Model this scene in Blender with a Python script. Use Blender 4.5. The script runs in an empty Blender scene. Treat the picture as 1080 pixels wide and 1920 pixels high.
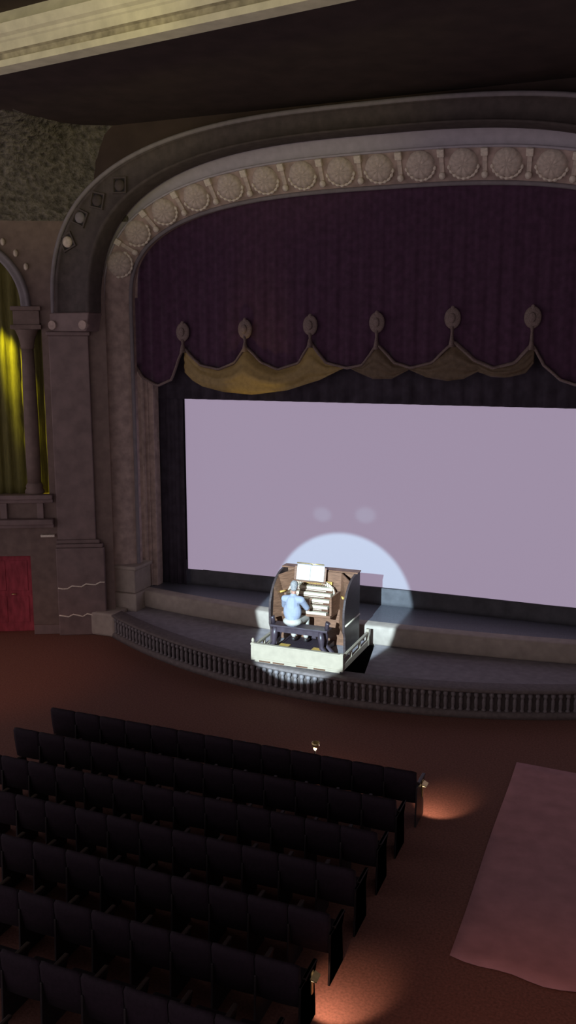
import bpy, math, random
from mathutils import Vector, Matrix
random.seed(4)
C = bpy.context.scene.collection
PI = math.pi

# ------------------------------------------------------------------ materials
def mat(name, col, rough=0.7, var=0.15, scale=8.0, bump=0.0, metal=0.0, spec=0.3, emit=None, estr=0.0, stretch=None, bdist=0.02, sheen=0.0):
    m = bpy.data.materials.new(name); m.use_nodes = True
    nt = m.node_tree; b = nt.nodes['Principled BSDF']
    b.inputs['Roughness'].default_value = rough
    b.inputs['Metallic'].default_value = metal
    b.inputs['Specular IOR Level'].default_value = spec
    if sheen: b.inputs['Sheen Weight'].default_value = sheen
    tc = nt.nodes.new('ShaderNodeTexCoord'); mp = nt.nodes.new('ShaderNodeMapping')
    nt.links.new(tc.outputs['Object'], mp.inputs['Vector'])
    if stretch: mp.inputs['Scale'].default_value = stretch
    nz = nt.nodes.new('ShaderNodeTexNoise'); nz.inputs['Scale'].default_value = scale; nz.inputs['Detail'].default_value = 5
    nt.links.new(mp.outputs['Vector'], nz.inputs['Vector'])
    cr = nt.nodes.new('ShaderNodeValToRGB')
    cr.color_ramp.elements[0].position = 0.3; cr.color_ramp.elements[1].position = 0.7
    cr.color_ramp.elements[0].color = (*[c*(1-var) for c in col], 1)
    cr.color_ramp.elements[1].color = (*[min(1, c*(1+var)) for c in col], 1)
    nt.links.new(nz.outputs['Fac'], cr.inputs['Fac']); nt.links.new(cr.outputs['Color'], b.inputs['Base Color'])
    if bump:
        bp = nt.nodes.new('ShaderNodeBump'); bp.inputs['Strength'].default_value = bump; bp.inputs['Distance'].default_value = bdist
        nt.links.new(nz.outputs['Fac'], bp.inputs['Height']); nt.links.new(bp.outputs['Normal'], b.inputs['Normal'])
    if emit:
        b.inputs['Emission Color'].default_value = (*emit, 1); b.inputs['Emission Strength'].default_value = estr
    return m

M = dict(
    floor=mat('aisle_carpet', (0.185, 0.084, 0.064), .95, .25, 30, .2),
    mat=mat('mauve_floor_covering', (0.450, 0.225, 0.235), .9, .12, 3, .15),
    wall=mat('brown_plaster', (.20, .145, .125), .85, .15, 5, .15),
    rough=mat('rough_plaster', (0.155, 0.138, 0.115), .95, .55, 7, 1.0, stretch=(1, 1, 1.4), bdist=.2),
    marble=mat('veined_marble', (0.215, 0.155, 0.145), .6, .2, 3, .1),
    ceil=mat('dark_ceiling_paint', (0.056, 0.037, 0.031), .9, .2, 2, .1),
    cove=mat('grey_plaster', (0.460, 0.425, 0.465), .8, .08, 6, .1),
    edge=mat('grey_moulding', (.24, .215, .225), .8, .1, 6, .1),
    jamb=mat('mottled_stone', (0.450, 0.345, 0.300), .8, .25, 5, .5),
    band=mat('dull_bronze_plaster', (0.085, 0.068, 0.063), .8, .2, 6, .2),
    coffer=mat('dark_coffer', (.03, .028, .035), .9, .1, 6),
    orn=mat('gilded_plaster', (0.600, 0.510, 0.430), .55, .2, 14, .3),
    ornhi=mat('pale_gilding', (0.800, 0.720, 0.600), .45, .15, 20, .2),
    cornice=mat('cream_cornice', (.62, .58, .45), .7, .12, 4, .15),
    cornicedk=mat('dark_cornice', (.36, .32, .23), .8, .35, 6, .3),  # darker tone for the carved band
    velvet=mat('plum_velvet', (0.070, 0.030, 0.062), .9, .25, 6, .1, sheen=.2),
    trim=mat('dull_gold_trim', (0.220, 0.165, 0.150), .7, .25, 40, .4),
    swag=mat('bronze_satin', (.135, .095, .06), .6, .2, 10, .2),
    yswag=mat('lit_gold_satin', (0.320, 0.230, 0.090), .55, .15, 10, .2),  # swag satin with some of its yellow light put into the colour
    mask=mat('black_masking', (0.055, 0.045, 0.062), .95, .3, 4, .1),
    skirt=mat('charcoal_masking', (0.090, 0.090, 0.100), .9, .2, 4, .1),
    stage=mat('dark_stage_boards', (0.100, 0.105, 0.125), .4, .2, 6, .05, stretch=(8, 1, 1), spec=.5),
    cream=mat('cream_paint', (0.335, 0.285, 0.215), .6, .08, 6, .08),
    fascia=mat('buff_stage_lip', (0.380, 0.325, 0.275), .7, .12, 5, .1),
    pit=mat('grey_pit_cover', (0.285, 0.262, 0.280), .85, .15, 6, .08),
    rail=mat('dark_bronze_rail', (0.150, 0.125, 0.120), .7, .2, 12, .2),
    bal=mat('grey_baluster', (0.190, 0.170, 0.175), .6, .15, 20, .1),
    seat=mat('black_plum_velvet', (0.013, 0.006, 0.012), .85, .3, 25, .1),
    iron=mat('black_iron', (.02, .016, .018), .5, .2, 20, .1, spec=.4),
    armr=mat('dark_armrest', (.03, .018, .016), .4, .2, 20, .05, spec=.5),
    brass=mat('polished_brass', (.75, .60, .28), .3, .1, 30, 0, metal=.8),
    walnut=mat('walnut_veneer', (0.175, 0.090, 0.055), .35, .35, 6, .05, stretch=(1, 1, 7), spec=.5),
    walnutdk=mat('dark_walnut_side', (.055, .04, .04), .4, .25, 6, .05, stretch=(1, 1, 6)),
    ebony=mat('ebony_stain', (.045, .032, .042), .4, .25, 8, .05, spec=.5),
    ivory=mat('ivory_keys', (0.620, 0.550, 0.420), .35, .04, 30),
    black=mat('black_key', (.02, .018, .018), .3, .1, 30, spec=.5),
    gap=mat('brown_key_slip', (.10, .045, .025), .45, .2, 12),
    gold=mat('gilt_fitting', (.70, .45, .12), .4, .15, 20, metal=.3),
    paper=mat('white_paper', (0.580, 0.550, 0.500), .8, .03, 12),
    ink=mat('printed_staves', (.62, .62, .62), .8, .2, 40),
    skin=mat('skin', (0.340, 0.180, 0.130), .55, .08, 12),
    hair=mat('grey_hair', (0.240, 0.230, 0.230), .8, .3, 40, .5),
    shirt=mat('pale_blue_shirt', (0.255, 0.275, 0.350), .85, .06, 8, .15),
    trouser=mat('cream_trousers', (0.400, 0.370, 0.330), .85, .06, 8, .15),
    shoe=mat('dark_shoe', (.03, .025, .025), .4, .1, 20),
    eye=mat('eye_white', (.7, .7, .68), .3, .02, 20),
    lip=mat('lip', (.34, .13, .11), .5, .05, 20),
    red=mat('crimson_door', (0.360, 0.055, 0.075), .75, .3, 3, .1, stretch=(3, 3, 1)),
    grille=mat('olive_gold_drape', (.13, .115, .03), .75, .2, 8, .15, stretch=(4, 4, .6)),
    bulb=mat('glowing_bulb', (.9, .8, .5), .4, .0, 5, emit=(1, .85, .5), estr=4),
    lens=mat('warm_lens', (.9, .7, .45), .4, .0, 5, emit=(1, .72, .4), estr=1.5),
    darkvoid=mat('pit_black', (.02, .018, .02), .95, .1, 5),
    screen=mat('screen_cloth', (0.125, 0.155, 0.165), .9, .015, 40, emit=(.295, .232, .325), estr=1.07),  # emission stands in for the lavender wash light on the cloth
)

# ------------------------------------------------------------------ mesh helpers
class MB:
    def __init__(s): s.v = []; s.f = []; s.sm = []
    def add(s, v, f, smooth=False):
        o = len(s.v); s.v += [Vector(p) for p in v]; s.f += [tuple(o+i for i in q) for q in f]; s.sm += [smooth]*len(f); return s
    def box(s, x0, x1, y0, y1, z0, z1, m=None):
        v = [(x, y, z) for z in (z0, z1) for y in (y0, y1) for x in (x0, x1)]
        if m: v = [m @ Vector(p) for p in v]
        return s.add(v, [(0, 2, 3, 1), (4, 5, 7, 6), (0, 1, 5, 4), (2, 6, 7, 3), (0, 4, 6, 2), (1, 3, 7, 5)])
    def grid(s, rows, smooth=True, closed=False):
        n, k = len(rows), len(rows[0]); v = [p for r in rows for p in r]; f = []
        for i in range(n-1):
            for j in range(k if closed else k-1):
                j2 = (j+1) % k
                f.append((i*k+j, i*k+j2, (i+1)*k+j2, (i+1)*k+j))
        return s.add(v, f, smooth)
    def lathe(s, prof, c=(0, 0, 0), n=16, m=None):
        rows = []
        for r, z in prof:
            ring = [Vector((c[0]+r*math.cos(2*PI*j/n), c[1]+r*math.sin(2*PI*j/n), c[2]+z)) for j in range(n)]
            rows.append([m @ p for p in ring] if m else ring)
        s.grid(rows, True, True)
        k = len(s.v); s.f.append(tuple(range(k-n, k))); s.sm.append(False)
        s.f.append(tuple(reversed(range(k-n*len(rows), k-n*(len(rows)-1))))); s.sm.append(False)
        return s
    def tube(s, pts, rad, n=10, cap=True, flat=1.0):
        pts = [Vector(p) for p in pts]
        if not isinstance(rad, (list, tuple)): rad = [rad]*len(pts)
        rows = []; prev = None
        for i, p in enumerate(pts):
            t = (pts[min(i+1, len(pts)-1)]-pts[max(i-1, 0)]).normalized()
            if prev is None:
                a = Vector((0, 0, 1)) if abs(t.z) < .9 else Vector((1, 0, 0))
                u = t.cross(a).normalized()
            else:
                u = (prev - t*prev.dot(t)).normalized()
            prev = u; w = t.cross(u)
            rows.append([p+(u*math.cos(2*PI*j/n)+w*flat*math.sin(2*PI*j/n))*rad[i] for j in range(n)])
        s.grid(rows, True, True)
        if cap:
            k = len(s.v)
            s.f.append(tuple(range(k-n, k))); s.sm.append(False)
            s.f.append(tuple(reversed(range(k-n*len(rows), k-n*(len(rows)-1))))); s.sm.append(False)
        return s
    def ball(s, c, r, n=12, k=8):
        if not isinstance(r, (tuple, list)): r = (r, r, r)
        rows = []
        for i in range(k+1):
            a = -PI/2+PI*i/k; ca = max(math.cos(a), 1e-3)
            rows.append([Vector((c[0]+r[0]*ca*math.cos(2*PI*j/n), c[1]+r[1]*ca*math.sin(2*PI*j/n), c[2]+r[2]*math.sin(a))) for j in range(n)])
        s.grid(rows, True, True)
        q = len(s.v)
        s.f.append(tuple(range(q-n, q))); s.sm.append(False)
        s.f.append(tuple(reversed(range(q-n*(k+1), q-n*k)))); s.sm.append(False)
        return s
    def prism(s, poly, axis, a, b):
        n = len(poly)
        def P(u, w, t): return (t, u, w) if axis == 'x' else ((u, t, w) if axis == 'y' else (u, w, t))
        v = [P(u, w, a) for u, w in poly]+[P(u, w, b) for u, w in poly]
        f = [tuple(range(n)), tuple(reversed(range(n, 2*n)))]+[(i, n+i, n+(i+1) % n, (i+1) % n) for i in range(n)]
        return s.add(v, f)
    def xf(s, m): s.v = [m @ p for p in s.v]; return s

def wloc(o):
    v = Vector((0, 0, 0))
    while o is not None: v += o.location; o = o.parent
    return v
def obj(name, mb, m, parent=None, bevel=0, local=False, solid=0, loc=None):
    off = Vector((0, 0, 0)) if (local or parent is None) else wloc(parent)
    me = bpy.data.meshes.new(name)
    me.from_pydata([tuple(p-off) for p in mb.v], [], mb.f)
    for p, q in zip(me.polygons, mb.sm): p.use_smooth = q
    me.materials.append(m); me.update()
    import bmesh
    bm = bmesh.new(); bm.from_mesh(me)
    bmesh.ops.recalc_face_normals(bm, faces=bm.faces); bm.to_mesh(me); bm.free()
    o = bpy.data.objects.new(name, me); C.objects.link(o)
    if parent is not None: o.parent = parent
    if loc is not None: o.location = loc
    if solid:
        d = o.modifiers.new('thick', 'SOLIDIFY'); d.thickness = solid; d.offset = 0
    if bevel:
        b = o.modifiers.new('bevel', 'BEVEL'); b.width = bevel; b.segments = 2; b.limit_method = 'ANGLE'
    return o
def tag(o, label, cat, group=None):
    o['label'] = label; o['category'] = cat
    if group: o['group'] = group
    return o
def thing(name, label, cat, loc, group=None):
    o = bpy.data.objects.new(name, None); C.objects.link(o); o.location = loc; o.empty_display_size = .2
    return tag(o, label, cat, group)
def struct(o): o['kind'] = 'structure'; return o
def copy_tree(o, parent=None):
    c = o.copy(); C.objects.link(c)
    if parent is not None: c.parent = parent
    for ch in list(o.children): copy_tree(ch, c)
    return c

# ------------------------------------------------------------------ camera (1080 x 1920, f = 1700 px)
CX, CH, F = 5.9, 7.4, 1700.0
R = Vector((0.92691102, 0.37528118, 0)); U = Vector((-0.06837353, 0.16887653, 0.98326282)); W = Vector((-0.36900003, 0.91139714, -0.18219282))
cam_d = bpy.data.cameras.new('camera'); cam = bpy.data.objects.new('camera', cam_d); C.objects.link(cam)
cam_d.sensor_width = 36; cam_d.lens = F/1920*36; cam_d.clip_end = 200
mw = Matrix((R, U, -W)).transposed().to_4x4(); mw.translation = Vector((CX, 0, CH)); cam.matrix_world = mw
bpy.context.scene.camera = cam
def proj(p):
    q = Vector(p)-Vector((CX, 0, CH)); d = q.dot(W)
    return 540+F*q.dot(R)/d, 960-F*q.dot(U)/d

# ------------------------------------------------------------------ splayed left wall frame
P0 = Vector((-7.02, 19.29, 0)); DS = Vector((-.893, -.450, 0)).normalized(); DN = Vector((.450, -.893, 0)).normalized()
def S(s, o, z): return P0+DS*s+DN*o+Vector((0, 0, z))
MS = Matrix((( DS.x, DN.x, 0, P0.x), (DS.y, DN.y, 0, P0.y), (0, 0, 1, 0), (0, 0, 0, 1)))   # (s, out, z) -> world

def y_out(x): return 16.97+.0465*x*x            # outer face of the pit rail
def y_lip(x): return 19.42+.017*x*x             # front of the stage

# ------------------------------------------------------------------ floor, ceiling, walls
xs = [-14+.5*i for i in range(57)]
rows = [[], []]
for x in xs:
    if x < -7.0: ye = P0.y+(x-P0.x)*DS.y/DS.x+.4
    elif x > 7.4: ye = 19.6
    else: ye = y_out(x)+.15
    rows[0].append((x, -1.5, 0)); rows[1].append((x, ye, 0))
struct(obj('floor', MB().grid(rows, False), M['floor']))
mb = MB().box(-15, 15, -8, 20.2, 12.42, 12.6)
struct(obj('ceiling', mb, M['ceil']))

struct(obj('wall_right', MB().box(14.0, 14.2, -1.5, 20, 0, 12.42), M['wall']))
# left wall: bands round the arched organ opening, then the rough coved top
OC, OZ, OR = 3.2, 8.3, 1.45
def atop(s):
    if abs(s-OC) < OR: return OZ+math.sqrt(max(OR*OR-(s-OC)**2, 0))
    return 7.9
mb = MB()
def wq(s0, s1, z0, z1): mb.add([S(s0, 0, z0), S(s1, 0, z0), S(s1, 0, z1), S(s0, 0, z1)], [(0, 1, 2, 3)])
wq(-.25, 1.3, 0, 10.3)
wq(1.3, 1.85, 0, 3.6); wq(1.85, 3.15, 2.08, 3.6); wq(3.15, 5.1, 0, 3.6); wq(5.1, 8, 0, 10.3)
ss = [1.3, 1.5, 1.749]+[OC-OR*math.cos(PI*i/24) for i in range(25)]+[4.651, 4.9, 5.1]
mb.grid([[S(s, 0, atop(s)) for s in ss], [S(s, 0, 10.3) for s in ss]], False)
mb.grid([[S(s, 0, atop(s)) for s in ss], [S(s, -.7, atop(s)) for s in ss]], False)       # reveal of the opening
mb.add([S(1.3, 0, 3.6), S(1.3, -.7, 3.6), S(1.3, -.7, 7.9), S(1.3, 0, 7.9)], [(0, 1, 2, 3)])
mb.add([S(5.1, 0, 3.6), S(5.1, -.7, 3.6), S(5.1, -.7, 7.9), S(5.1, 0, 7.9)], [(0, 1, 2, 3)])
mb.add([S(1.3, 0, 3.6), S(5.1, 0, 3.6), S(5.1, -.7, 3.6), S(1.3, -.7, 3.6)], [(0, 1, 2, 3)])
for a in (1.85, 3.15): mb.add([S(a, 0, 0), S(a, -.35, 0), S(a, -.35, 2.08), S(a, 0, 2.08)], [(0, 1, 2, 3)])
mb.add([S(1.85, 0, 2.08), S(3.15, 0, 2.08), S(3.15, -.35, 2.08), S(1.85, -.35, 2.08)], [(0, 1, 2, 3)])
wl = struct(obj('wall_left', mb, M['wall']))
mb = MB(); rows = []
for i in range(15):
    a = PI/2*i/14; z = 10.3+2.14*math.sin(a)
    def oo(j): q = min(max((-.9+.12*j-.1)/1.6, 0), 1); return (.35+1.5*q*q*(3-2*q))*(1-math.cos(a))
    rows.append([S(-.9+.12*j, oo(j)+.05*(random.random()-.5)*min(1, i)*min(1, j/14), z+.05*(random.random()-.5)*min(1, i)*min(1, j/14)) for j in range(75)])
mb.grid(rows, True)
struct(obj('rough_cove', mb, M['rough'], wl))
obj('arch_moulding', MB().grid([[S(OC-r*math.cos(PI*i/32), o, OZ+r*math.sin(PI*i/32)) for i in range(33)] for r, o in ((1.45, .0), (1.45, .1), (1.50, .13), (1.56, .10), (1.6, .14), (1.66, .12), (1.68, 0))], True), M['edge'], wl)
# small plaster bosses above the arch
for a in (30, 42, 54, 66, 80): obj('plaster_boss', MB().ball(S(OC-1.86*math.cos(math.radians(a)), .03, OZ+1.86*math.sin(math.radians(a))), (.06, .06, .09), 8, 6), M['orn'], wl)

# red door in its recess
mb = MB().box(1.85, 3.15, -.34, -.27, 0, 2.07, MS)
d = struct(obj('door_1', mb, M['red'], bevel=.01))
for z0, z1 in ((.25, .95), (1.1, 1.9)):
    for a in (2.0, 2.56): obj('door_panel', MB().box(a, a+.46, -.27, -.255, z0, z1, MS), M['red'], d, bevel=.01)
obj('door_handle', MB().tube([S(2.42, -.27, 1.02), S(2.42, -.2, 1.02), S(2.3, -.2, 1.02)], .014, 8), M['brass'], d)
# sills under the organ opening
t1 = struct(obj('trim_1', MB().box(1.2, 8, -.05, .22, 3.56, 3.68, MS).box(1.2, 8, -.02, .12, 3.46, 3.56, MS), M['marble'], bevel=.02))
t2 = struct(obj('trim_2', MB().box(1.2, 8, -.05, .26, 2.92, 3.06, MS).box(1.2, 8, -.02, .15, 2.82, 2.92, MS), M['marble'], bevel=.02))
mb = MB()
for a in (1.45, 2.35, 3.25, 4.15): mb.box(a, a+.16, 0, .1, 3.06, 3.46, MS)
struct(obj('trim_3', mb, M['marble'], bevel=.015))
struct(obj('baseboard_left', MB().box(1.19, 1.84, 0, .06, 0, .25, MS).box(3.16, 8, 0, .06, 0, .25, MS), M['marble'], bevel=.01))

# pilaster between organ opening and proscenium
t = thing('pilaster', 'tall flat marble pilaster on a stepped base between arched opening and proscenium', 'pilaster', S(.65, .05, 0))
obj('shaft', MB().box(.17, 1.13, .002, .10, 2.5, 7.6, MS), M['marble'], t, bevel=.02)
mb = MB().box(-.03, 1.18, .002, .20, 0, 2.3, MS).box(0, 1.17, .002, .17, 2.3, 2.4, MS).box(.08, 1.16, .002, .13, 2.4, 2.5, MS)
obj('base', mb, M['marble'], t, bevel=.025)
for zz, dz in ((1.30, .16), (.52, .02)):        # pale uneven strips painting the highlights on the ledges
    pts = [S(-.02+1.18*i/10, .205, zz+dz*(1-i/10)-dz*.5+.03*math.sin(i*2.1)+.02*random.random()) for i in range(11)]
    obj('ledge_highlight', MB().tube(pts, .02, 6, flat=1), M['ornhi'], t)
mb = MB().box(.12, 1.18, .002, .16, 7.6, 7.7, MS)
obj('capital', mb.add([(x, y, z) for z in (7.7, 8.15) for y in (18.8, 19.45) for x in ((-8.05, -6.86) if z > 8 else (-7.98, -6.95))],
    [(0, 2, 3, 1), (4, 5, 7, 6), (0, 1, 5, 4), (2, 6, 7, 3), (0, 4, 6, 2), (1, 3, 7, 5)]), M['marble'], t, bevel=.03)
for a in (-7.9, -7.02): obj('volute', MB().tube([(a, 18.74, 7.85), (a, 18.9, 7.85)], .11, 12), M['jamb'], t)
# ledge beside the pilaster base, pale light put into its colour
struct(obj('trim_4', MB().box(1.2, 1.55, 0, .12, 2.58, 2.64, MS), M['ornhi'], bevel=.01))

# column in the opening
t = thing('column', 'slim dark column with carved capital in front of the yellow lit drape', 'column', S(1.68, -.12, 3.68))
c0 = S(1.68, -.12, 0)
obj('shaft', MB().lathe([(.17, 3.95), (.18, 4.6), (.175, 5.5), (.16, 6.6), (.145, 7.3)], c0, 20), M['wall'], t)
obj('base', MB().lathe([(.24, 3.68), (.24, 3.76), (.2, 3.8), (.22, 3.86), (.19, 3.92), (.17, 3.96)], c0, 20), M['wall'], t)
obj('capital', MB().lathe([(.145, 7.28), (.17, 7.32), (.16, 7.36), (.2, 7.55), (.27, 7.72), (.3, 7.75)], c0, 20), M['wall'], t)
obj('impost_block', MB().box(1.28, 2.02, -.4, .14, 7.75, 7.86, MS).box(1.32, 1.95, -.38, .1, 7.86, 8.2, MS).box(1.28, 2.0, -.4, .14, 8.2, 8.3, MS), M['wall'], t, bevel=.015)

# lit drape in the organ opening
rows = []
for j in range(100):
    s = 1.25+3.95*j/99; o = -.62+.03*math.sin(j*.95)+.012*math.sin(j*2.3)
    rows.append([S(s, o+.01*math.sin(k*1.7), 3.3+.33*k) for k in range(21)])
tag(obj('organ_drape', MB().grid(rows, True), M['grille'], solid=.02), 'olive gold pleated drape glowing yellow inside the arched organ opening', 'drape')

# ------------------------------------------------------------------ proscenium
def arch(a, zs, h, n, t):
    c, s = math.cos(t), math.sin(t)
    return Vector((a*math.copysign(abs(c)**(2/n), c), 0, zs+h*max(s, 0)**(2/n)))
IN = (6.45, 8.3, 2.45, 2.9); OUT = (7.30, 8.0, 3.82, 2.9)
NT = 120
def tpar(i): return PI-PI*i/NT
def prof_y(s):
    if s <= .62: return 20.12-.45*s/.62-.06*math.sin(PI*s/.62)
    q = (s-.62)/.38
    return 19.67-.20*q+.10*math.sin(PI*q)
def cove_pt(i, s, dy=0):
    if i < 0:      # left leg
        a, b = arch(*IN, PI), arch(*OUT, PI); p = a.lerp(b, s); p.z = p.z+(i/12)*(p.z-.75)
    elif i > NT:
        a, b = arch(*IN, 0), arch(*OUT, 0); p = a.lerp(b, s); p.z = p.z-((i-NT)/12)*(p.z-.75)
    else:
        p = arch(*IN, tpar(i)).lerp(arch(*OUT, tpar(i)), s)
    p.y = prof_y(s)+dy; return p
pro = thing('proscenium_arch', 'wide plaster proscenium arch with shell ornaments framing the stage', 'proscenium', (0, 19.8, .75))
SV = [i/30 for i in range(20)]
obj('ornament_band', MB().grid([[cove_pt(i, s) for s in SV] for i in range(-12, NT+13)], True), M['jamb'], pro)
obj('smooth_cove', MB().grid([[cove_pt(i, .6333+.3667*j/10) for j in range(11)] for i in range(-12, NT+13)], True), M['cove'], pro)
obj('bead_moulding', MB().tube([cove_pt(i, .635, -.02) for i in range(0, NT+1)], .03, 8), M['cove'], pro)
obj('lip_moulding', MB().tube([cove_pt(i, .02, -.03) for i in range(-12, NT+13)], .05, 10), M['edge'], pro)
# thickness behind: inner return of the arch
mb = MB().grid([[cove_pt(i, 0, dy) for dy in (0, .06, .12)] for i in range(-12, NT+13)], True)
obj('inner_return', mb, M['jamb'], pro)
# inner frame seen beneath the valance
for sg in (-1, 1):
    mb = MB()
    for x0, x1, y0, y1 in ((6.36, 6.66, 20.56, 20.86), (6.44, 6.52, 20.49, 20.58), (6.22, 6.38, 20.61, 20.9)):
        mb.box(min(sg*x0, sg*x1), max(sg*x0, sg*x1), y0, y1, 1.0, 9.2)
    obj('inner_frame', mb, M['jamb'], pro, bevel=.02)
for sg in (-1, 1):
    mb = MB()
    for x0, x1, y0, y1, z0, z1 in ((6.3, 7.32, 19.62, 20.5, .0, 1.0), (6.36, 7.28, 19.68, 20.5, 1.0, 1.62), (6.3, 7.3, 19.64, 20.5, 1.62, 1.72)):
        mb.box(min(sg*x0, sg*x1), max(sg*x0, sg*x1), y0, y1, z0, z1)
    obj('base_block', mb, M['fascia'], pro, bevel=.03)
for sg in (-1, 1):          # carved foot where the arch meets the pit rail
    b = MB().box(min(sg*6.55, sg*7.3), max(sg*6.55, sg*7.3), 18.95, 19.62, 0, .62)
    obj('carved_foot', b, M['fascia'], pro, bevel=.06)
# shells: one mesh, placed along the band
def shell_mesh():
    mb = MB(); n = 88
    rr = [[], [], [], [], []]
    for j in range(n):
        a = 2*PI*j/n
        lob = 1+.06*abs(math.sin(a*5.5)) if math.sin(a) < .3 else 1.0
        fl = .5+.5*abs(math.sin(a*5.5))
        for k, (q, z) in enumerate(((.08, .10), (.3, .085), (.6, .075), (.88, .06), (1.0, 0.0))):
            r = .30*q*lob
            rr[k].append(Vector((r*math.cos(a), r*math.sin(a), z+(.02*fl if 0 < k < 4 else 0))))
    mb.grid(rr, True, True); mb.f.append(tuple(range(n))); mb.sm.append(True)
    return mb
def bead_mesh():
    pts = []; rad = []
    for k in range(73):
        a = math.radians(184+172*k/72); pts.append((.315*math.cos(a), .315*math.sin(a), .04)); rad.append(.012+.026*abs(math.sin(PI*9*k/72)))
    return MB().tube(pts, rad, 8)
shell_m = obj('shell_ornament', shell_mesh(), M['orn'], pro, local=True)
bead_m = obj('bead_row', bead_mesh(), M['ornhi'], shell_m, local=True)
blk = MB().box(-.075, .075, .16, .32, .0, .09)
block_m = obj('bracket_block', blk, M['ornhi'], pro, local=True, bevel=.015)
flw = MB().ball((0, -.24, .05), (.075, .085, .06), 10, 6)
flower_m = obj('ball_flower', flw, M['ornhi'], pro, local=True)
flm = MB().box(-.05, .05, -.18, .16, 0, .03)
fillet_m = obj('bracket_stem', flm, M['orn'], pro, local=True, bevel=.01)
# arc length table along the middle of the band
fine = [i*NT/2000 for i in range(2001)]
arc = [0.0]; pv = cove_pt(0, .36)
for i in fine[1:]:
    p = cove_pt(i, .36); arc.append(arc[-1]+(p-pv).length); pv = p
def at_arc(L):
    k = 0
    while k < 1999 and arc[k+1] < L: k += 1
    return fine[k]
def frame_at(L):
    i = at_arc(L); p = cove_pt(i, .36)
    tx = (cove_pt(i+.3, .36)-cove_pt(i-.3, .36)).normalized()
    ry = (cove_pt(i, .5)-cove_pt(i, .22)).normalized()
    nz = tx.cross(ry).normalized(); ry = nz.cross(tx)
    if nz.y > 0: nz = -nz; tx = -tx
    m = Matrix((tx, ry, nz)).transposed().to_4x4(); m.translation = p-wloc(pro); return m
# reference: a shell centre at x = 0.96
Lref = min(range(2001), key=lambda k: abs(cove_pt(fine[k], .36).x-.94)); Lref = arc[Lref]
first = True
for k in range(-10, 8):
    L = Lref+.90*k
    if not .9 < L < arc[-1]-.9: continue
    o = shell_m if first else shell_m.copy()
    if not first:
        C.objects.link(o); b = bead_m.copy(); C.objects.link(b); b.parent = o
    o.parent = pro; o.matrix_local = frame_at(L)
    m2 = frame_at(L+.45)
    for src in (block_m, flower_m, fillet_m):
        q = src if first else src.copy()
        if not first: C.objects.link(q)
        q.parent = pro; q.matrix_local = m2
    first = False

# outer arch band with diamond rosettes
A_IN = (6.88, 7.95, 3.78, 2.9); A_OUT = (8.0, 7.95, 4.30, 2.9)
def band_pt(i, s, y):
    p = arch(*A_IN, tpar(i)).lerp(arch(*A_OUT, tpar(i)), s); p.y = y
    if i in (0, NT): p.z = 8.12
    return p
ab = thing('outer_arch_band', 'dull bronze outer arch band with round rosettes above the proscenium cove', 'arch band', (0, 19, 8.12))
obj('band', MB().grid([[band_pt(i, s, y) for s, y in ((0, 19.4), (0, 18.88), (.05, 18.85), (.10, 18.86), (.12, 18.9), (.78, 18.9), (.80, 18.86), (.84, 18.84), (.88, 18.86), (.9, 18.90), (1.0, 18.86), (1.0, 19.4))] for i in range(NT+1)], True), M['band'], ab)
obj('edge_moulding', MB().tube([band_pt(i, .94, 18.86) for i in range(NT+1)], .055, 8), M['edge'], ab)
def diamond():
    mb = MB(); r0, r1 = .25, .19
    rr = [[Vector((r*math.cos(PI/2*j), r*math.sin(PI/2*j), z)) for j in range(4)] for r, z in ((.27, 0), (.26, .05), (.21, .05), (.19, .005))]
    mb.grid(rr, False, True); return mb
for k, (x, z) in enumerate(((-7.43, 9.80), (-7.05, 10.34), (-6.55, 10.70), (-5.93, 11.00))):
    ang = (-.35, .35, .55, .75)[k]
    Rm = Matrix.Translation(Vector((x, 18.895, z)))@Matrix.Rotation(PI/2, 4, 'X')@Matrix.Rotation(ang, 4, 'Z')
    ro = obj('rosette_panel', MB().add([(.2, 0, .004), (0, .2, .004), (-.2, 0, .004), (0, -.2, .004)], [(0, 1, 2, 3)]).xf(Rm), M['coffer'], ab)
    obj('diamond_frame', diamond().xf(Rm), M['band'], ro)
    obj('boss', MB().ball((0, 0, .02), (.135, .135, .075), 20, 10).xf(Rm), M['orn' if k == 0 else ('edge' if k == 1 else 'band')], ro)
# wall over the proscenium
mb = MB()
mb.grid([[band_pt(i, .98, 19.3), Vector((band_pt(i, .98, 0).x*1.0, 19.3, 12.45))] for i in range(NT+1)], False)
struct(obj('wall_front', mb, M['ceil']))

# ------------------------------------------------------------------ ceiling cornice
t = thing('ceiling_cornice', 'cream stepped ceiling cornice lit from below at the top left', 'cornice', (0, 11.5, 11.5))
def cpt(x, dy, z): return Vector((x, 11.486-.1505*x+dy, z))
def cprof(pr): return MB().grid([[cpt(x, dy, z) for dy, z in pr] for x in (-10, -5, 0, 5, 10)], False)
obj('lower_fascia', cprof(((.35, 12.42), (.3, 11.53), (0, 11.53), (-.01, 11.62))), M['cornice'], t)
obj('carved_band', cprof(((-.01, 11.62), (.03, 11.63), (.02, 11.71), (-.03, 11.73))), M['cornicedk'], t)
obj('middle_fascia', cprof(((-.03, 11.73), (-.05, 11.84), (-.08, 11.86), (-.09, 11.90))), M['cornice'], t)
obj('upper_moulding', cprof(((-.09, 11.90), (-.15, 11.93), (-.18, 11.99), (-.20, 12.05), (-.16, 12.07), (.2, 12.10), (.3, 12.42))), M['cornice'], t)

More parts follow.
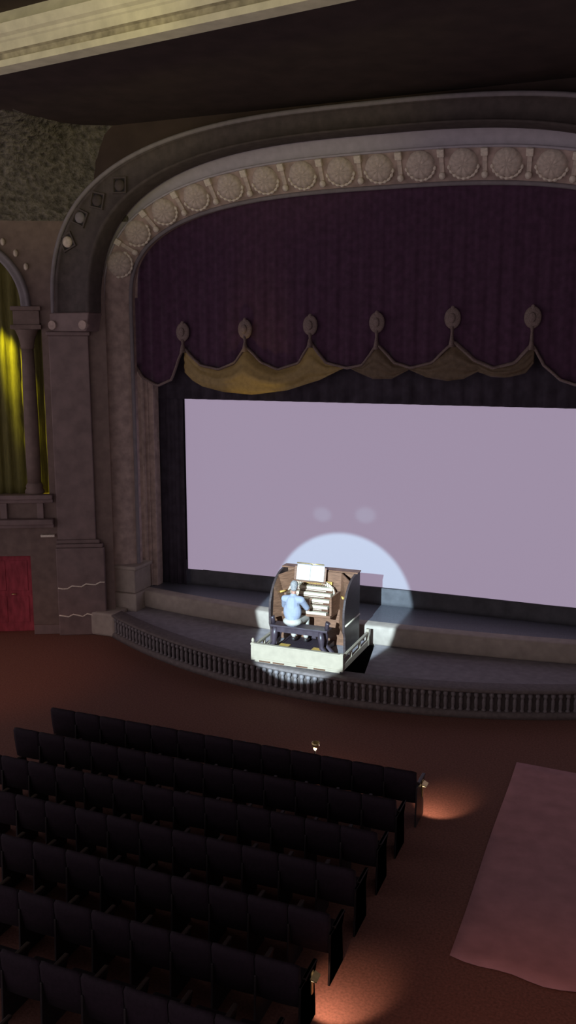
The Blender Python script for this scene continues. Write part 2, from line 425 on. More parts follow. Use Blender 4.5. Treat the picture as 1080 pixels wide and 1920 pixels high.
# ------------------------------------------------------------------ stage
xs = [-8.5+.5*i for i in range(35)]
rows = [[(x, min(y_lip(x), 20.3), 1.0) for x in xs], [(x, 24, 1.0) for x in xs]]
stg = struct(obj('stage_floor', MB().grid(rows, False), M['stage']))
xs2 = [x for x in xs if abs(x) <= 7]
lipp = ((.3, 1.004), (.0, 1.004), (-.05, .985), (-.06, .93), (-.05, .58), (-.02, .55), (.05, .52), (.05, .2))
struct(obj('stage_lip', MB().grid([[(x, min(y_lip(x), 20.3)+dy, z) for dy, z in lipp] for x in xs2], True), M['fascia'], stg))
# pit cover with the lift opening
ZP = .52
def side(bx, tx, ex, n=14):
    r = [[], []]
    for i in range(n+1):
        xb = bx+(ex-bx)*i/n; xt = tx+(ex-tx)*i/n
        r[0].append((xb, y_out(xb)+.40, ZP)); r[1].append((xt, min(y_lip(xt), 20.3)+.04, ZP))
    return r
mb = MB().grid(side(.58, .21, 7), False).grid(side(-2.0, -2.0, -7), False)
pf = struct(obj('pit_floor', mb, M['pit'], solid=.04))
mb = MB()
mb.add([(-2, 17.4, -1.5), (.6, 17.4, -1.5), (.6, 19.46, -1.5), (-2, 19.46, -1.5), (-2, 17.4, .5), (.6, 17.4, .5), (.22, 19.46, .5), (-2, 19.46, .5)],
       [(0, 1, 2, 3), (0, 1, 5, 4), (1, 2, 6, 5), (2, 3, 7, 6), (3, 0, 4, 7)])
struct(obj('lift_shaft', mb, M['darkvoid'], pf))
# back of the stage
struct(obj('wall_back', MB().box(-10, 10, 23.6, 23.8, 0, 13), M['darkvoid']))
mb = MB()
for sg in (-1, 1): mb.box(min(sg*8.4, sg*8.5), max(sg*8.4, sg*8.5), 20.4, 23.7, 0, 13)
struct(obj('wall_side', mb, M['darkvoid']))

# screen and masking
t = thing('cinema_screen', 'large pale lavender projection screen hanging across the back of the stage', 'screen', (0, 21.1, 1.42))
rows = []
for i in range(41):
    u = -1+2*i/40
    rows.append([(5.56*u, 21.10-.12*u*u+.12, 1.42+4.58*k/20) for k in range(21)])
obj('screen_cloth', MB().grid(rows, True), M['screen'], t)
mb = MB().tube([(5.58*s, 21.13, z) for s, z in ((-1, 1.40), (-1, 6.02))], .02, 8).tube([(5.58, 21.13, 1.40), (5.58, 21.13, 6.02)], .02, 8)
mb.tube([(-5.58, 21.16, 6.02), (0, 21.25, 6.02), (5.58, 21.16, 6.02)], .02, 8)
obj('screen_frame', mb, M['mask'], t)
def cloth(x0, x1, y, z0, z1, n, amp, w): return MB().grid([[(x0+(x1-x0)*i/n, y+amp*math.sin(w*i)+amp*.4*math.sin(w*2.7*i), z0+(z1-z0)*k/4) for k in range(5)] for i in range(n+1)], True)
tag(obj('masking_curtain', cloth(-7.4, -5.57, 21.04, 1.0, 9.5, 60, .04, .8), M['mask'], solid=.015), 'dark navy masking curtain at the left edge of the screen', 'curtain')
tag(obj('masking_curtain', cloth(5.57, 7.4, 21.04, 1.0, 9.5, 60, .04, .8), M['mask'], solid=.015), 'dark masking curtain at the right edge of the screen', 'curtain')
tag(obj('masking_border', cloth(-7.4, 7.4, 20.94, 6.0, 10.9, 260, .03, .9), M['mask'], solid=.015), 'black masking border along the top of the screen behind the valance', 'curtain')
tag(obj('masking_skirt', cloth(-5.5, 5.5, 21.12, 1.0, 1.43, 80, .008, .9), M['skirt'], solid=.015), 'dark masking skirt along the bottom of the screen', 'curtain')

# valance
cord = [(-6.62, 6.93), (-6.29, 6.53), (-5.9, 6.36), (-5.51, 6.51), (-5.14, 7.31), (-4.67, 6.88), (-4.16, 6.78), (-3.72, 6.95), (-3.43, 7.34), (-3.01, 6.96), (-2.59, 6.8), (-2.05, 6.96), (-1.75, 7.44), (-1.37, 6.97), (-0.85, 6.85), (-0.46, 6.92), (-0.12, 7.4), (0.3, 6.98), (0.68, 6.87), (1.16, 6.99), (1.64, 7.46), (2.11, 7.05), (2.53, 6.88), (2.98, 7.0), (3.33, 7.4), (3.6, 6.95), (3.95, 6.65), (4.28, 6.54), (4.7, 6.7), (5.05, 7.35), (5.4, 6.7), (5.8, 6.4), (6.25, 6.5), (6.62, 6.93)]
def interp(tab, x):
    if x <= tab[0][0]: return tab[0][1]
    for k, ((a, b), (c, d)) in enumerate(zip(tab, tab[1:])):
        if x <= c:
            u = (x-a)/(c-a)
            return b+(d-b)*u
    return tab[-1][1]
def ctop(x):
    a, zs, h, n = IN
    q = min(abs(x)/a, 1); return zs+h*(1-q**n)**(1/n)
val = thing('stage_valance', 'plum velvet stage valance with scalloped gold border hanging inside the arch', 'valance', (0, 20.35, 6.4))
def vy(x, z): return 20.38+.018*math.sin(x*17)*min(1, (11-z)/3)+.006*math.sin(x*41+1)
rows = []
for i in range(441):
    x = -6.6+13.2*i/440; zb = interp(cord, x); zt = ctop(x)+.25
    rows.append([(x, vy(x, zb+(zt-zb)*k/12), zb+(zt-zb)*k/12) for k in range(13)])
obj('drape', MB().grid(rows, True), M['velvet'], val, solid=.02)
pts = []
for i in range(221):
    x = -6.6+13.2*i/220; pts.append((x, vy(x, 6.9)-.06, interp(cord, x)))
obj('gold_border', MB().tube(pts, .075, 8, flat=.45), M['trim'], val)
def swag(low, amp, name, m):
    x0, x1 = low[0][0], low[-1][0]; n = 60; rows = []
    for i in range(n+1):
        x = x0+(x1-x0)*i/n; zt = interp(cord, x); zb = min(interp(low, x), zt-.02)
        rows.append([(x, 20.34-amp*math.sin(PI*i/n)*math.sin(PI*min(1, k/9)*.8)+.02*math.sin(k*1.9+3*math.cos(PI*i/n)), zt+(zb-zt)*k/10) for k in range(11)])
    return obj(name, MB().grid(rows, True), m, val, solid=.02)
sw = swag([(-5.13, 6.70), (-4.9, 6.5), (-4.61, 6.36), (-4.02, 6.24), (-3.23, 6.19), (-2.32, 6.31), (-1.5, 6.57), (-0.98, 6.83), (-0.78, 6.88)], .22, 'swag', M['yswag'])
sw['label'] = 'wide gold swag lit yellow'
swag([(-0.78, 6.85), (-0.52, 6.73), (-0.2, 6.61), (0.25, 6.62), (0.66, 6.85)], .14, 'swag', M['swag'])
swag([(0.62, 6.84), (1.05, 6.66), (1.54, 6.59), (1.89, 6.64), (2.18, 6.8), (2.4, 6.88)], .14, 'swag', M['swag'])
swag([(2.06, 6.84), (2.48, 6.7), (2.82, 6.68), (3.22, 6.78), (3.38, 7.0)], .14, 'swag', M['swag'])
for x, zt, zb in ((-5.13, 7.91, 7.31), (-3.43, 7.97, 7.34), (-1.75, 8.05, 7.44), (-.13, 8.10, 7.40), (1.60, 8.18, 7.46), (3.32, 8.18, 7.40), (5.05, 8.1, 7.35)):
    cz = zt-.22
    cr = obj('crest', MB().ball((x, 20.28, cz), (.185, .07, .235), 18, 12), M['trim'], val)
    obj('crest_boss', MB().ball((x, 20.20, cz), (.08, .04, .11), 14, 8), M['trim'], cr)
    obj('crest_stem', MB().tube([(x, 20.28, cz-.18), (x, 20.28, cz-.30), (x, 20.27, zb+.05), (x, 20.28, zb-.12)], [.08, .05, .07, .13], 10, flat=.6), M['trim'], cr)
    obj('crest_finial', MB().ball((x, 20.27, zt-.01), (.05, .04, .06), 10, 6), M['trim'], cr)

# ------------------------------------------------------------------ pit rail with balusters
rail = thing('pit_rail', 'curved dark orchestra pit rail with a row of small balusters', 'rail', (0, 16.97, 0))
xs = [-7+.2*i for i in range(71)]
def sweep(prof): return MB().grid([[(x, y_out(x)+dy, z) for dy, z in prof] for x in xs], True)
obj('plinth', sweep(((.3, .0), (-.06, 0), (-.06, .10), (-.02, .14), (.12, .15))), M['rail'], rail)
obj('panel', sweep(((.075, .13), (.07, .20), (.07, .30), (.075, .40))), M['band'], rail)
obj('recess', sweep(((.075, .39), (.075, .54))), M['band'], rail)
obj('coping', sweep(((.12, .53), (-.04, .535), (-.07, .56), (-.06, .595), (-.02, .61), (.36, .61), (.40, .58), (.40, .0))), M['rail'], rail)
bm_ = MB().lathe([(.048, 0), (.048, .03), (.03, .045), (.036, .10), (.045, .18), (.036, .25), (.026, .275), (.044, .30), (.056, .335), (.044, .37), (.03, .382), (.048, .39), (.048, .40)], (0, 0, 0), 10)
b0 = obj('baluster', bm_, M['bal'], rail, local=True)
x = -6.9; n = 0
while x < 6.6 and n < 99:
    o = b0 if n == 0 else b0.copy()
    if n: C.objects.link(o)
    o.parent = rail; o.location = Vector((x, y_out(x)+.022, .142))-rail.location
    x += .152/math.sqrt(1+(.093*x)**2); n += 1

# ------------------------------------------------------------------ lift platform
PX0, PX1, PY0, PY1, ZD = -1.86, .17, 17.16, 18.98, .76
lp = thing('lift_platform', 'cream railed organ lift platform raised out of the pit floor', 'platform', (-.85, 18.1, .66))
obj('deck', MB().box(PX0, PX1, PY0, PY1, .66, ZD), M['pit'], lp, bevel=.01)
mb = MB().box(PX0-.02, PX1+.02, PY0-.05, PY0, .67, 1.0).box(PX0-.04, PX1+.04, PY0-.07, PY0+.02, 1.0, 1.04).box(PX0-.03, PX1+.03, PY0-.065, PY0, .67, .71)
obj('front_panel', mb, M['cream'], lp, bevel=.008)
for xx in (PX0, PX1):
    q = obj('side_rail', MB().box(xx-.03, xx+.03, PY0+.02, PY1, .93, .985), M['cream'], lp, bevel=.008)
    q2 = obj('side_kerb', MB().box(xx-.03, xx+.03, PY0+.02, PY1, .66, .80), M['cream'], lp, bevel=.008)
    for yy in (PY0+.6, PY0+1.2, PY1-.03): obj('rail_post', MB().box(xx-.025, xx+.025, yy-.025, yy+.025, .80, .93), M['cream'], q)
for xx, yy in ((PX0, PY0-.02), (PX1, PY0-.02), (PX1, PY1), (PX0, PY1)):
    p = obj('corner_post', MB().box(xx-.035, xx+.035, yy-.035, yy+.035, .66, 1.05), M['cream'], lp, bevel=.006)
    if xx == PX0: obj('finial', MB().lathe([(.02, 0), (.03, .02), (.035, .05), (.02, .09), (.004, .10)], (xx, yy, 1.05), 10), M['cream'], p)
mb = MB().box(PX0+.03, PX1-.05, PY0+.0, PY0+.04, .612, .665)
sk = obj('skirt', mb, M['cream'], lp)
for a in (-1.72, -1.40, -.86, -.46): obj('skirt_shadow', MB().box(a, a+.26, PY0-.012, PY0+.03, .622, .655), M['gap'], sk)  # dark blocks painting the shadow gap below the front panel
obj('lift_column', MB().box(-1.3, -.4, 17.9, 18.7, -1.4, .66), M['darkvoid'], lp)

# ------------------------------------------------------------------ organ console
oc = thing('organ_console', 'walnut theatre organ console with five manuals on the lift platform', 'organ', (-.88, 18.4, ZD))
prof = [(18.86, ZD+.004), (18.86, 2.40), (18.58, 2.40), (18.36, 2.36), (18.16, 2.27), (18.00, 2.14), (17.88, 1.98), (17.80, 1.80), (17.78, 1.62), (17.79, 1.30), (17.86, 1.16), (17.88, ZD+.004)]
L0, R0 = -1.765, .005
obj('side_panel', MB().prism(prof, 'x', R0-.05, R0), M['walnutdk'], oc, bevel=.006)
obj('side_panel', MB().prism(prof, 'x', L0, L0+.05), M['walnutdk'], oc, bevel=.006)
obj('side_moulding', MB().tube([(R0+.006, 17.84, 1.42), (R0+.006, 18.84, 1.42)], .018, 8), M['ivory'], oc)
obj('back_panel', MB().box(L0+.05, R0-.05, 18.82, 18.86, ZD+.02, 2.40), M['walnut'], oc)
obj('lid', MB().prism([(18.88, 2.40), (18.88, 2.425), (18.62, 2.425), (18.60, 2.40)], 'x', L0-.02, R0+.02), M['walnut'], oc, bevel=.004)
obj('knee_panel', MB().box(L0+.05, R0-.05, 18.40, 18.44, ZD+.02, 1.60), M['walnut'], oc)
obj('key_desk', MB().box(-1.50, -.36, 17.90, 18.45, 1.52, 1.585), M['walnut'], oc, bevel=.008)
for sg, xa, xb in ((1, R0-.05, -.34), (-1, L0+.05, -1.45)):     # angled stop jambs
    v = [(xa, 17.88, 1.2), (xb, 18.40, 1.2), (xb, 18.58, 2.39), (xa, 18.24, 2.31), (xa, 17.98, 2.10)]
    mb = MB().add(v+[(p[0], p[1]+.05, p[2]) for p in v], [(0, 1, 2, 3, 4), (9, 8, 7, 6, 5)]+[(i, (i+1) % 5, 5+(i+1) % 5, 5+i) for i in range(5)])
    j = obj('stop_jamb', mb, M['walnut'], oc)
    mid = [Vector((xa, 17.97, 1.95)).lerp(Vector((xb, 18.51, 1.95)), u) for u in (.35, .65)]
    obj('name_plate', MB().tube([mid[0]+Vector((0, -.03, 0)), mid[1]+Vector((0, -.03, 0))], .022, 8), M['gold'], j)
    obj('cheek', MB().box(min(xb, xb-sg*.05), max(xb, xb-sg*.05), 17.92, 18.5, 1.585, 2.0), M['walnut'], oc, bevel=.01)
obj('upper_panel', MB().box(-1.46, -.33, 18.56, 18.60, 1.95, 2.40), M['walnut'], oc)
# five stepped manuals
for k in range(5):
    y0 = 17.92+.095*k; z0 = 1.60+.115*k
    mn = obj('manual', MB().box(-1.42, -.46, y0, y0+.14, z0-.012, z0), M['ivory'], oc)
    mn2 = MB()
    for q in range(57):
        xx = -1.42+.96*q/57
        mn2.box(xx+.001, xx+.0160, y0-.012, y0+.13, z0-.02, z0+.04)
    obj('white_keys', mn2, M['ivory'], mn)
    bk = MB()
    for q in range(56):
        if q % 7 in (0, 1, 3, 4, 5): bk.box(-1.42+.96*(q+1)/57-.004, -1.42+.96*(q+1)/57+.004, y0+.075, y0+.13, z0+.04, z0+.048)
    obj('black_keys', bk, M['black'], mn)
    obj('key_slip', MB().box(-1.44, -.44, y0-.005, y0+.02, z0-.075, z0-.013), M['gap'], mn)
    if k: obj('thumb_pistons', MB().box(-1.3, -.6, y0-.012, y0-.004, z0-.05, z0-.036), M['ivory'], mn)
# horseshoe stop rail round the manuals
hs = []
for i in range(41):
    u = i/40; a = -.62*PI+1.24*PI*u
    hs.append(Vector((-.94+.53*math.sin(a)*1.02, 18.30+.17*math.cos(a), 1.93+.28*math.cos(a))))
obj('stop_rail', MB().tube(hs, .03, 8), M['walnut'], oc)
st = obj('stop_tab', MB().box(-.012, .012, -.012, .012, -.05, .045), M['ivory'], oc, local=True, bevel=.003)
for i, p in enumerate(hs):
    o = st if i == 0 else st.copy()
    if i: C.objects.link(o)
    o.parent = oc; o.location = p+Vector((0, -.035, .0))-oc.location
st2 = obj('stop_tab', MB().box(-.012, .012, -.012, .012, -.04, .04), M['gold'], oc, local=True, bevel=.003)
for i in range(26):
    o = st2 if i == 0 else st2.copy()
    if i: C.objects.link(o)
    o.parent = oc; o.location = Vector((-1.38+.034*i, 18.47, 2.16))-oc.location
# music desk and its lamp
md = obj('music_desk', MB().add([(-1.39, 18.36, 2.20), (-.64, 18.36, 2.20), (-.64, 18.44, 2.50), (-1.39, 18.44, 2.50), (-1.39, 18.38, 2.20), (-.64, 18.38, 2.20), (-.64, 18.46, 2.50), (-1.39, 18.46, 2.50)],
    [(0, 1, 2, 3), (7, 6, 5, 4), (0, 4, 5, 1), (1, 5, 6, 2), (2, 6, 7, 3), (3, 7, 4, 0)]), M['walnut'], oc)
obj('desk_ledge', MB().box(-1.40, -.63, 18.30, 18.37, 2.185, 2.205), M['walnut'], md)
obj('music_lamp', MB().tube([(-1.34, 18.44, 2.575), (-.70, 18.44, 2.575)], .014, 8), M['brass'], oc)
obj('lamp_arm', MB().tube([(-1.02, 18.58, 2.40), (-1.02, 18.56, 2.52), (-1.02, 18.44, 2.575)], .008, 6), M['brass'], oc)
# pedalboard
pb = obj('pedalboard', MB().box(-1.47, -.41, 17.28, 17.36, ZD+.004, .94).box(-1.47, -1.43, 17.36, 18.36, ZD+.004, .90).box(-.45, -.41, 17.36, 18.36, ZD+.004, .90), M['ebony'], oc, bevel=.008)
pk = obj('pedal_key', MB().box(-.012, .012, -.5, .5, 0, .035), M['ebony'], pb, local=True)
for i in range(30):
    o = pk if i == 0 else pk.copy()
    if i: C.objects.link(o)
    o.parent = pb; o.location = Vector((-1.41+.0324*i, 17.87, ZD+.075))-oc.location
for a in (-1.33, -.55): obj('toe_plate', MB().box(a-.12, a+.12, 17.42, 17.72, .885, .90), M['gold'], pb)
for i in range(3):
    obj('swell_shoe', MB().box(-1.1+.16*i, -.98+.16*i, 18.26, 18.39, .90, 1.10), M['ebony'], oc, bevel=.01)

# sheet music
sm_ = thing('sheet_music', 'open white sheet music on the organ music desk', 'sheet music', (-1.01, 18.36, 2.22))
for x0, x1 in ((-1.33, -1.01), (-1.005, -.68)):
    def q(x, u): return (x, 18.345+.09*u+.01*math.sin(PI*(x-x0)/(x1-x0)), 2.212+.33*u)
    pg = obj('page', MB().grid([[q(x0+(x1-x0)*i/6, u/4) for u in range(5)] for i in range(7)], True), M['paper'], sm_, solid=.004)
    for r in range(5):
        u = .14+.17*r
        a, b = Vector(q(x0+.03, u)), Vector(q(x1-.03, u))
        obj('stave', MB().tube([a+Vector((0, -.004, 0)), b+Vector((0, -.004, 0))], .003, 4), M['ink'], pg)

# bench
bn = thing('organ_bench', 'dark wooden organ bench with splayed legs behind the console', 'bench', (-.9, 17.52, ZD))
obj('seat', MB().box(-1.56, -.24, 17.36, 17.68, 1.37, 1.42), M['ebony'], bn, bevel=.012)
obj('seat_rail', MB().box(-1.40, -.40, 17.38, 17.40, 1.27, 1.37), M['ebony'], bn)
for sg, xa, xb in ((-1, -1.44, -1.60), (1, -.40, -.22)):
    for yy in (17.40, 17.64):
        lg = obj('leg', MB().tube([(xa, yy, 1.37), (xa+sg*.02, yy, 1.2), (xa+sg*.03, yy, 1.02), (xb, yy, .86), (xb+sg*.02, yy, ZD+.002)], [.06, .075, .05, .055, .05], 8), M['ebony'], bn)
    obj('end_bracket', MB().box(xa-.03, xa+.03, 17.40, 17.64, .98, 1.10), M['ebony'], bn, bevel=.01)
    obj('arm_knob', MB().tube([(xa-sg*.0+sg*.10, 17.52, 1.42), (xa+sg*.11, 17.52, 1.52), (xa+sg*.13, 17.52, 1.56)], [.05, .045, .06], 10), M['ebony'], bn)

# ------------------------------------------------------------------ organist
def limb(mb, pts, rad, n=12):
    pts = [Vector(p) for p in pts]
    mb.tube(pts, rad, n)
    for p, r in zip(pts, rad): mb.ball(p, r*.985, n, 8)
def baked(name, mb, m, parent, voxel, smooth=4):
    o = obj(name, mb, m, parent)
    r = o.modifiers.new('r', 'REMESH'); r.mode = 'VOXEL'; r.voxel_size = voxel; r.use_smooth_shade = True
    s = o.modifiers.new('s', 'SMOOTH'); s.factor = .5; s.iterations = smooth
    return o
HX, HY, HZ = -1.09, 17.53, 1.50
pe = thing('person', 'person seated on the bench from behind in pale blue shirt, hands on the manuals', 'person', (HX, HY, 1.42))
head = Vector((HX+.02, HY+.06, 2.275))
shL, shR = Vector((HX-.185, HY+.01, 1.985)), Vector((HX+.195, HY+.02, 1.985))
elL, elR = Vector((HX-.27, HY+.20, 1.74)), Vector((HX+.28, HY+.20, 1.74))
wrL, wrR = Vector((HX-.16, HY+.42, 1.88)), Vector((HX+.21, HY+.45, 1.86))
kneeL, kneeR = Vector((HX-.15, HY+.45, 1.46)), Vector((HX+.15, HY+.45, 1.46))
anL, anR = Vector((HX-.13, HY+.40, 1.02)), Vector((HX+.15, HY+.42, 1.02))
mb = MB()
# torso, neck, head
limb(mb, [(HX, HY, 1.52), (HX, HY-.01, 1.66), (HX, HY, 1.82), (HX, HY+.01, 1.94)], [.135, .125, .14, .13])
mb.ball((HX, HY+.01, 1.50), (.18, .14, .11), 16, 10)
limb(mb, [shL, shR], [.062, .062]); limb(mb, [(HX, HY+.02, 1.98), (HX+.01, HY+.035, 2.13), (HX+.015, HY+.05, 2.2)], [.075, .056, .058])
mb.ball(head, (.077, .098, .112), 18, 12); mb.ball(head+Vector((0, .03, -.055)), (.058, .066, .062), 14, 10)
mb.ball(head+Vector((0, .105, -.012)), (.014, .020, .022), 8, 6); mb.ball(head+Vector((0, .098, .012)), (.010, .012, .03), 8, 6)
for sg in (-1, 1):
    mb.ball(head+Vector((sg*.080, .0, -.005)), (.010, .020, .032), 8, 6)
    mb.ball(head+Vector((sg*.03, .082, .035)), (.026, .014, .010), 8, 6)
for sh, el, wr, sg in ((shL, elL, wrL, -1), (shR, elR, wrR, 1)):
    limb(mb, [sh, sh.lerp(el, .5), el], [.055, .050, .042]); limb(mb, [el, el.lerp(wr, .35), wr], [.042, .041, .028])
    palm = wr+Vector((-sg*.01, .075, .005))
    limb(mb, [wr, wr.lerp(palm, .6), palm], [.027, .027, .024]); mb.ball(palm-Vector((0, .02, 0)), (.040, .045, .018), 12, 8)
    for f_, (dx, ln) in enumerate(((-.033, .062), (-.012, .074), (.011, .070), (.032, .054))):
        b = palm+Vector((dx, .01, 0)); m1 = b+Vector((dx*.12, ln*.5, .012)); m2 = m1+Vector((0, ln*.35, -.012)); e = m2+Vector((0, ln*.12, -.022))
        limb(mb, [b, m1, m2, e], [.0095, .009, .0082, .007], 8)
    tb = palm+Vector((-sg*.03, -.045, -.004)); limb(mb, [tb, tb+Vector((-sg*.030, .030, -.008)), tb+Vector((-sg*.034, .06, -.016))], [.012, .0105, .008], 8)
for kn, an, sg in ((kneeL, anL, -1), (kneeR, anR, 1)):
    hip = Vector((HX+sg*.095, HY+.02, 1.50))
    limb(mb, [hip, hip.lerp(kn, .5), kn], [.088, .075, .056]); limb(mb, [kn, kn.lerp(an, .35), an], [.055, .054, .036])
    limb(mb, [an, an+Vector((0, .04, -.055)), an+Vector((0, .15, -.075))], [.036, .036, .026])
body = baked('body', mb, M['skin'], pe, .006, 3)
# clothing grown outside the same pose
mb = MB()
limb(mb, [(HX, HY, 1.50), (HX, HY-.012, 1.66), (HX, HY-.002, 1.82), (HX, HY+.008, 1.94)], [.158, .146, .160, .150])
mb.ball((HX, HY-.01, 1.72), (.205, .150, .24), 20, 12)
limb(mb, [shL, Vector((HX, HY+.01, 2.0)), shR], [.082, .09, .082])
for sh, el, sg in ((shL, elL, -1), (shR, elR, 1)):
    limb(mb, [sh, sh.lerp(el, .45), sh.lerp(el, .8)], [.078, .070, .066])
limb(mb, [(HX, HY+.02, 2.02), (HX+.005, HY+.03, 2.075)], [.085, .072])
sh_ = baked('shirt', mb, M['shirt'], pe, .009, 5)
mb = MB()
for i in range(4): mb.ball((HX-.0, HY-.14-.001*i, 1.95-.0*i), (.001, .001, .001), 6, 4)
mb = MB()
mb.ball((HX, HY-.01, 1.505), (.212, .175, .105), 20, 12)
for kn, an, sg in ((kneeL, anL, -1), (kneeR, anR, 1)):
    hip = Vector((HX+sg*.095, HY+.02, 1.505))
    limb(mb, [hip, hip.lerp(kn, .5), kn], [.102, .09, .072]); limb(mb, [kn, kn.lerp(an, .4), an+Vector((0, 0, .04))], [.072, .068, .06])
baked('trousers', mb, M['trouser'], pe, .010, 4)
mb = MB()
for an in (anL, anR): limb(mb, [an+Vector((0, -.02, -.05)), an+Vector((0, .05, -.065)), an+Vector((0, .16, -.078))], [.046, .046, .036])
baked('shoes', mb, M['shoe'], pe, .008, 2)
mb = MB(); mb.ball(head+Vector((0, -.016, .022)), (.085, .098, .108), 20, 14); mb.ball(head+Vector((0, -.045, -.04)), (.072, .062, .07), 14, 10)
baked('hair', mb, M['hair'], pe, .008, 3)
ey = MB()
for sg in (-1, 1): ey.ball(head+Vector((sg*.03, .086, .018)), .011, 10, 8)
obj('eyes', ey, M['eye'], pe)
obj('mouth', MB().tube([head+Vector((-.024, .085, -.055)), head+Vector((0, .094, -.054)), head+Vector((.024, .085, -.055))], [.004, .007, .004], 8), M['lip'], pe)

# ------------------------------------------------------------------ seats
SPX = .523
def make_seat():
    t = thing('theater_seat', 'seat', 'seat', (0, 0, 0), 'dark theatre seats of the centre block')
    rows = []
    for i in range(11):
        u = -1+2*i/10; x = .256*u; top = .905-.018*abs(u)**6
        cv = .02*u*u
        fr = [(x, .075+cv, .36), (x, .055+cv, .55), (x, .035+cv, .75), (x, .02+cv, top-.03), (x, .0+cv, top)]
        bk = [(x, -.035+cv*.8, top-.03), (x, -.03+cv*.8, .75), (x, -.005+cv*.8, .55), (x, .03+cv*.8, .36)]
        rows.append(fr+bk+[fr[0]])
    mb = MB().grid(rows, True)
    n = 10
    mb.f.append(tuple(range(n-1))); mb.sm.append(False); mb.f.append(tuple(range(10*n, 10*n+n-1))[::-1]); mb.sm.append(False)
    obj('backrest', mb, M['seat'], t, local=True)
    obj('seat_cushion', MB().box(-.215, .215, .10, .52, .40, .49), M['seat'], t, local=True, bevel=.03)
    s = obj('standard', MB().prism([(.10, 0), (.42, 0), (.38, .06), (.28, .10), (.26, .42), (.40, .56), (.40, .60), (.10, .60), (.12, .40), (.14, .12)], 'x', -.2615-.015, -.2615+.015), M['iron'], t, local=True)
    obj('armrest', MB().box(-.2875, -.2355, .10, .46, .60, .635), M['armr'], t, local=True, bevel=.012)
    return t
ords = ['aisle-end', 'second', 'third', 'fourth', 'fifth', 'sixth', 'seventh', 'eighth', 'ninth', 'tenth', 'eleventh', 'twelfth', 'far left end']
rown = ['front row', 'second row', 'third row', 'fourth row', 'fifth row', 'sixth row', 'seventh row', 'eighth row', 'ninth row']
proto = None
for r in range(9):
    y = 12.82-.962*r
    for k in range(13):
        x = 2.85-.2615-SPX*k-(.06 if r else 0)
        c = [proj((x+dx, y, z)) for dx in (-.3, .3) for z in (0, .9)]
        if max(q[0] for q in c) < -20 or min(q[1] for q in c) > 1935: continue
        if k == 0 or k == 12: lab = f'{ords[k]} seat of the {rown[r]} in the dark block of theatre seats'
        else: lab = f'dark theatre seat, {ords[k]} from the aisle end in the {rown[r]}'
        if proto is None: proto = make_seat(); s = proto
        else: s = copy_tree(proto)
        s.location = (x, y, 0); s['label'] = lab
        if k == 0:
            obj('end_panel', MB().prism([(-.05, 0), (.44, 0), (.44, .12), (.40, .5), (.46, .60), (.46, .65), (-.02, .65), (-.03, .4)], 'x', .258, .285), M['iron'], s, local=True, bevel=.006)
            obj('armrest', MB().box(.245, .30, .10, .46, .65, .685), M['armr'], s, local=True, bevel=.012)
proto_lights = []

# aisle lights on the row ends
for r, lab, en in ((0, 'small brass aisle light on the front row end beside the aisle', 26), (5, 'brass aisle light on a row end glowing beside the near aisle', 42)):
    y = 12.82-.962*r; ax = 0 if r == 0 else -.06
    a = thing('aisle_light', lab, 'aisle light', (2.87+ax, y+.30, .5), 'aisle lights')
    obj('back_plate', MB().box(2.874+ax, 2.888+ax, y+.27, y+.33, .36, .64), M['brass'], a, bevel=.004)
    h = obj('hood', MB().add([(2.888+ax, y+.22, .60), (2.888+ax, y+.38, .60), (2.96+ax, y+.37, .57), (2.96+ax, y+.23, .57), (2.888+ax, y+.22, .585), (2.888+ax, y+.38, .585), (2.955+ax, y+.365, .555), (2.955+ax, y+.235, .555)],
        [(0, 1, 2, 3), (7, 6, 5, 4), (0, 4, 5, 1), (1, 5, 6, 2), (2, 6, 7, 3), (3, 7, 4, 0)]), M['brass'], a)
    obj('lens', MB().box(2.89+ax, 2.945+ax, y+.25, y+.35, .548, .554), M['lens'], a)
    _ = 0
    L = bpy.data.lights.new('aisle_lamp', 'SPOT'); L.energy = en; L.color = (1, .60, .40); L.spot_size = math.radians(78); L.spot_blend = .5; L.shadow_soft_size = .03
    o = bpy.data.objects.new('aisle_lamp', L); C.objects.link(o); o.location = (2.93+ax, y+.34, .54)
    o.rotation_euler = (Vector((3.03+ax, y+.72, 0))-Vector(o.location)).to_track_quat('-Z', 'Y').to_euler()

# footlight beyond the front row
a = thing('floor_lamp', 'tiny glowing lamp on a short post beyond the front row', 'lamp', (0.96, 13.42, 0))
obj('post', MB().lathe([(.06, 0), (.06, .012), (.012, .02), (.012, .66)], (0.96, 13.42, 0), 10), M['iron'], a)
obj('bulb', MB().ball((0.96, 13.42, .71), (.03, .03, .045), 12, 8), M['bulb'], a)
obj('reflector', MB().lathe([(.03, .70), (.06, .74), (.07, .80), (.066, .80), (.055, .745)], (0.96, 13.44, 0), 14), M['brass'], a)
L = bpy.data.lights.new('post_lamp', 'POINT'); L.energy = 9; L.color = (1, .62, .46); L.shadow_soft_size = .04
o = bpy.data.objects.new('post_lamp', L); C.objects.link(o); o.location = (0.96, 13.56, .70)

# mauve floor covering right of the aisle
rows = []
for i in range(30):
    u = i/29; x = 4.0+5.5*u; r = []
    for k in range(24):
        v = k/23
        y0 = 9.93+.06*math.sin(x*2.1)+.03*math.sin(x*7); y1 = 15.6+.03*math.sin(x*2)
        r.append((x+.008*math.sin(v*9)*(1-u), y0+(y1-y0)*v, .010+.003*math.sin(x*2+v*7)*math.sin(v*11+x)))
    rows.append(r)
tag(obj('floor_covering', MB().grid(rows, True), M['mat'], solid=.006), 'large flat mauve floor covering right of the aisle', 'floor covering')

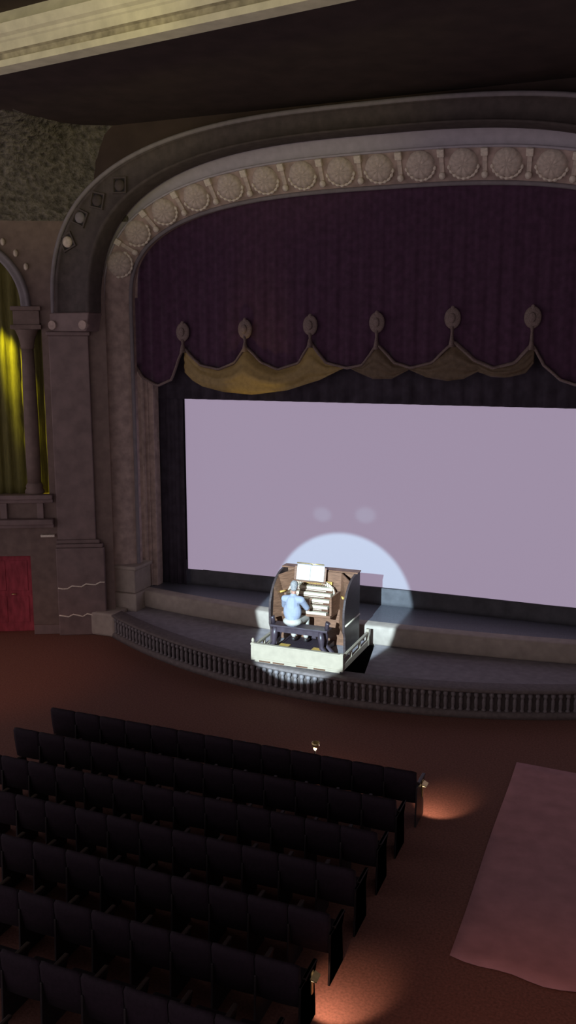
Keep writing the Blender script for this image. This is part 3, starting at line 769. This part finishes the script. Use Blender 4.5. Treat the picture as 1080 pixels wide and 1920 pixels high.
# ------------------------------------------------------------------ lights
def spot(name, loc, aim, en, col, deg, blend, size=.05):
    L = bpy.data.lights.new(name, 'SPOT'); L.energy = en; L.color = col; L.spot_size = math.radians(deg); L.spot_blend = blend; L.shadow_soft_size = size
    o = bpy.data.objects.new(name, L); C.objects.link(o); o.location = loc
    o.rotation_euler = (Vector(aim)-Vector(loc)).to_track_quat('-Z', 'Y').to_euler(); return o
fs = spot('follow_spot', (1.76, -9, 10.5), (-1.21, 21.1, .79), 110000, (.65, .86, 1.0), 6.7, .06, .06); fs.scale = (1.02, 1.035, 1)
spot('cornice_lamp', (4.5, 1.2, 9.2), (-3.2, 12.0, 11.8), 2100, (1, .92, .36), 26, .8, .3)
spot('cornice_lamp', (6.5, 1.2, 9.2), (1.5, 11.2, 11.8), 1500, (1, .92, .36), 26, .8, .3)
spot('chamber_lamp', S(2.75, -.12, 8.9), S(2.0, -.62, 6.35), 2400, (.95, .88, .03), 22, 1.0, .05)
spot('swag_lamp', (-3.3, 17.9, 1.2), (-3.15, 20.2, 6.45), 300, (1, .72, .20), 19, .9, .1)
spot('warm_floor_fill', (-7.6, 12.5, 8.5), (-8.1, 15.6, 0), 330, (1, .36, .12), 48, .9, .2)  # added overhead spot for the warm light on the left floor
spot('warm_floor_fill', (5.5, 5.5, 7.0), (5.7, 8.2, 0), 230, (1, .28, .04), 46, .9, .2)  # added overhead spot for the reddish light on the near right floor

for gx, gz, gs in ((-1.75, 3.16, (1.15, .9, 1)), (-.62, 3.22, (1.3, 1, 1))):  # added spots in place of light reflected off the music pages
    g = spot('page_glint', (-1.0, 18.30, 2.66), (gx, 21.2, gz), 150, (.65, .9, 1), 9.5, .8, .04); g.scale = gs
w = bpy.data.worlds.new('world'); bpy.context.scene.world = w; w.use_nodes = True
bg = w.node_tree.nodes['Background']; bg.inputs[0].default_value = (1.0, .86, .93, 1); bg.inputs[1].default_value = .66

sc = bpy.context.scene
sc.view_settings.view_transform = 'Standard'; sc.view_settings.look = 'None'; sc.view_settings.gamma = 1; sc.view_settings.exposure = 0
sc.view_settings.use_curve_mapping = False
sc.cycles.max_bounces = 6
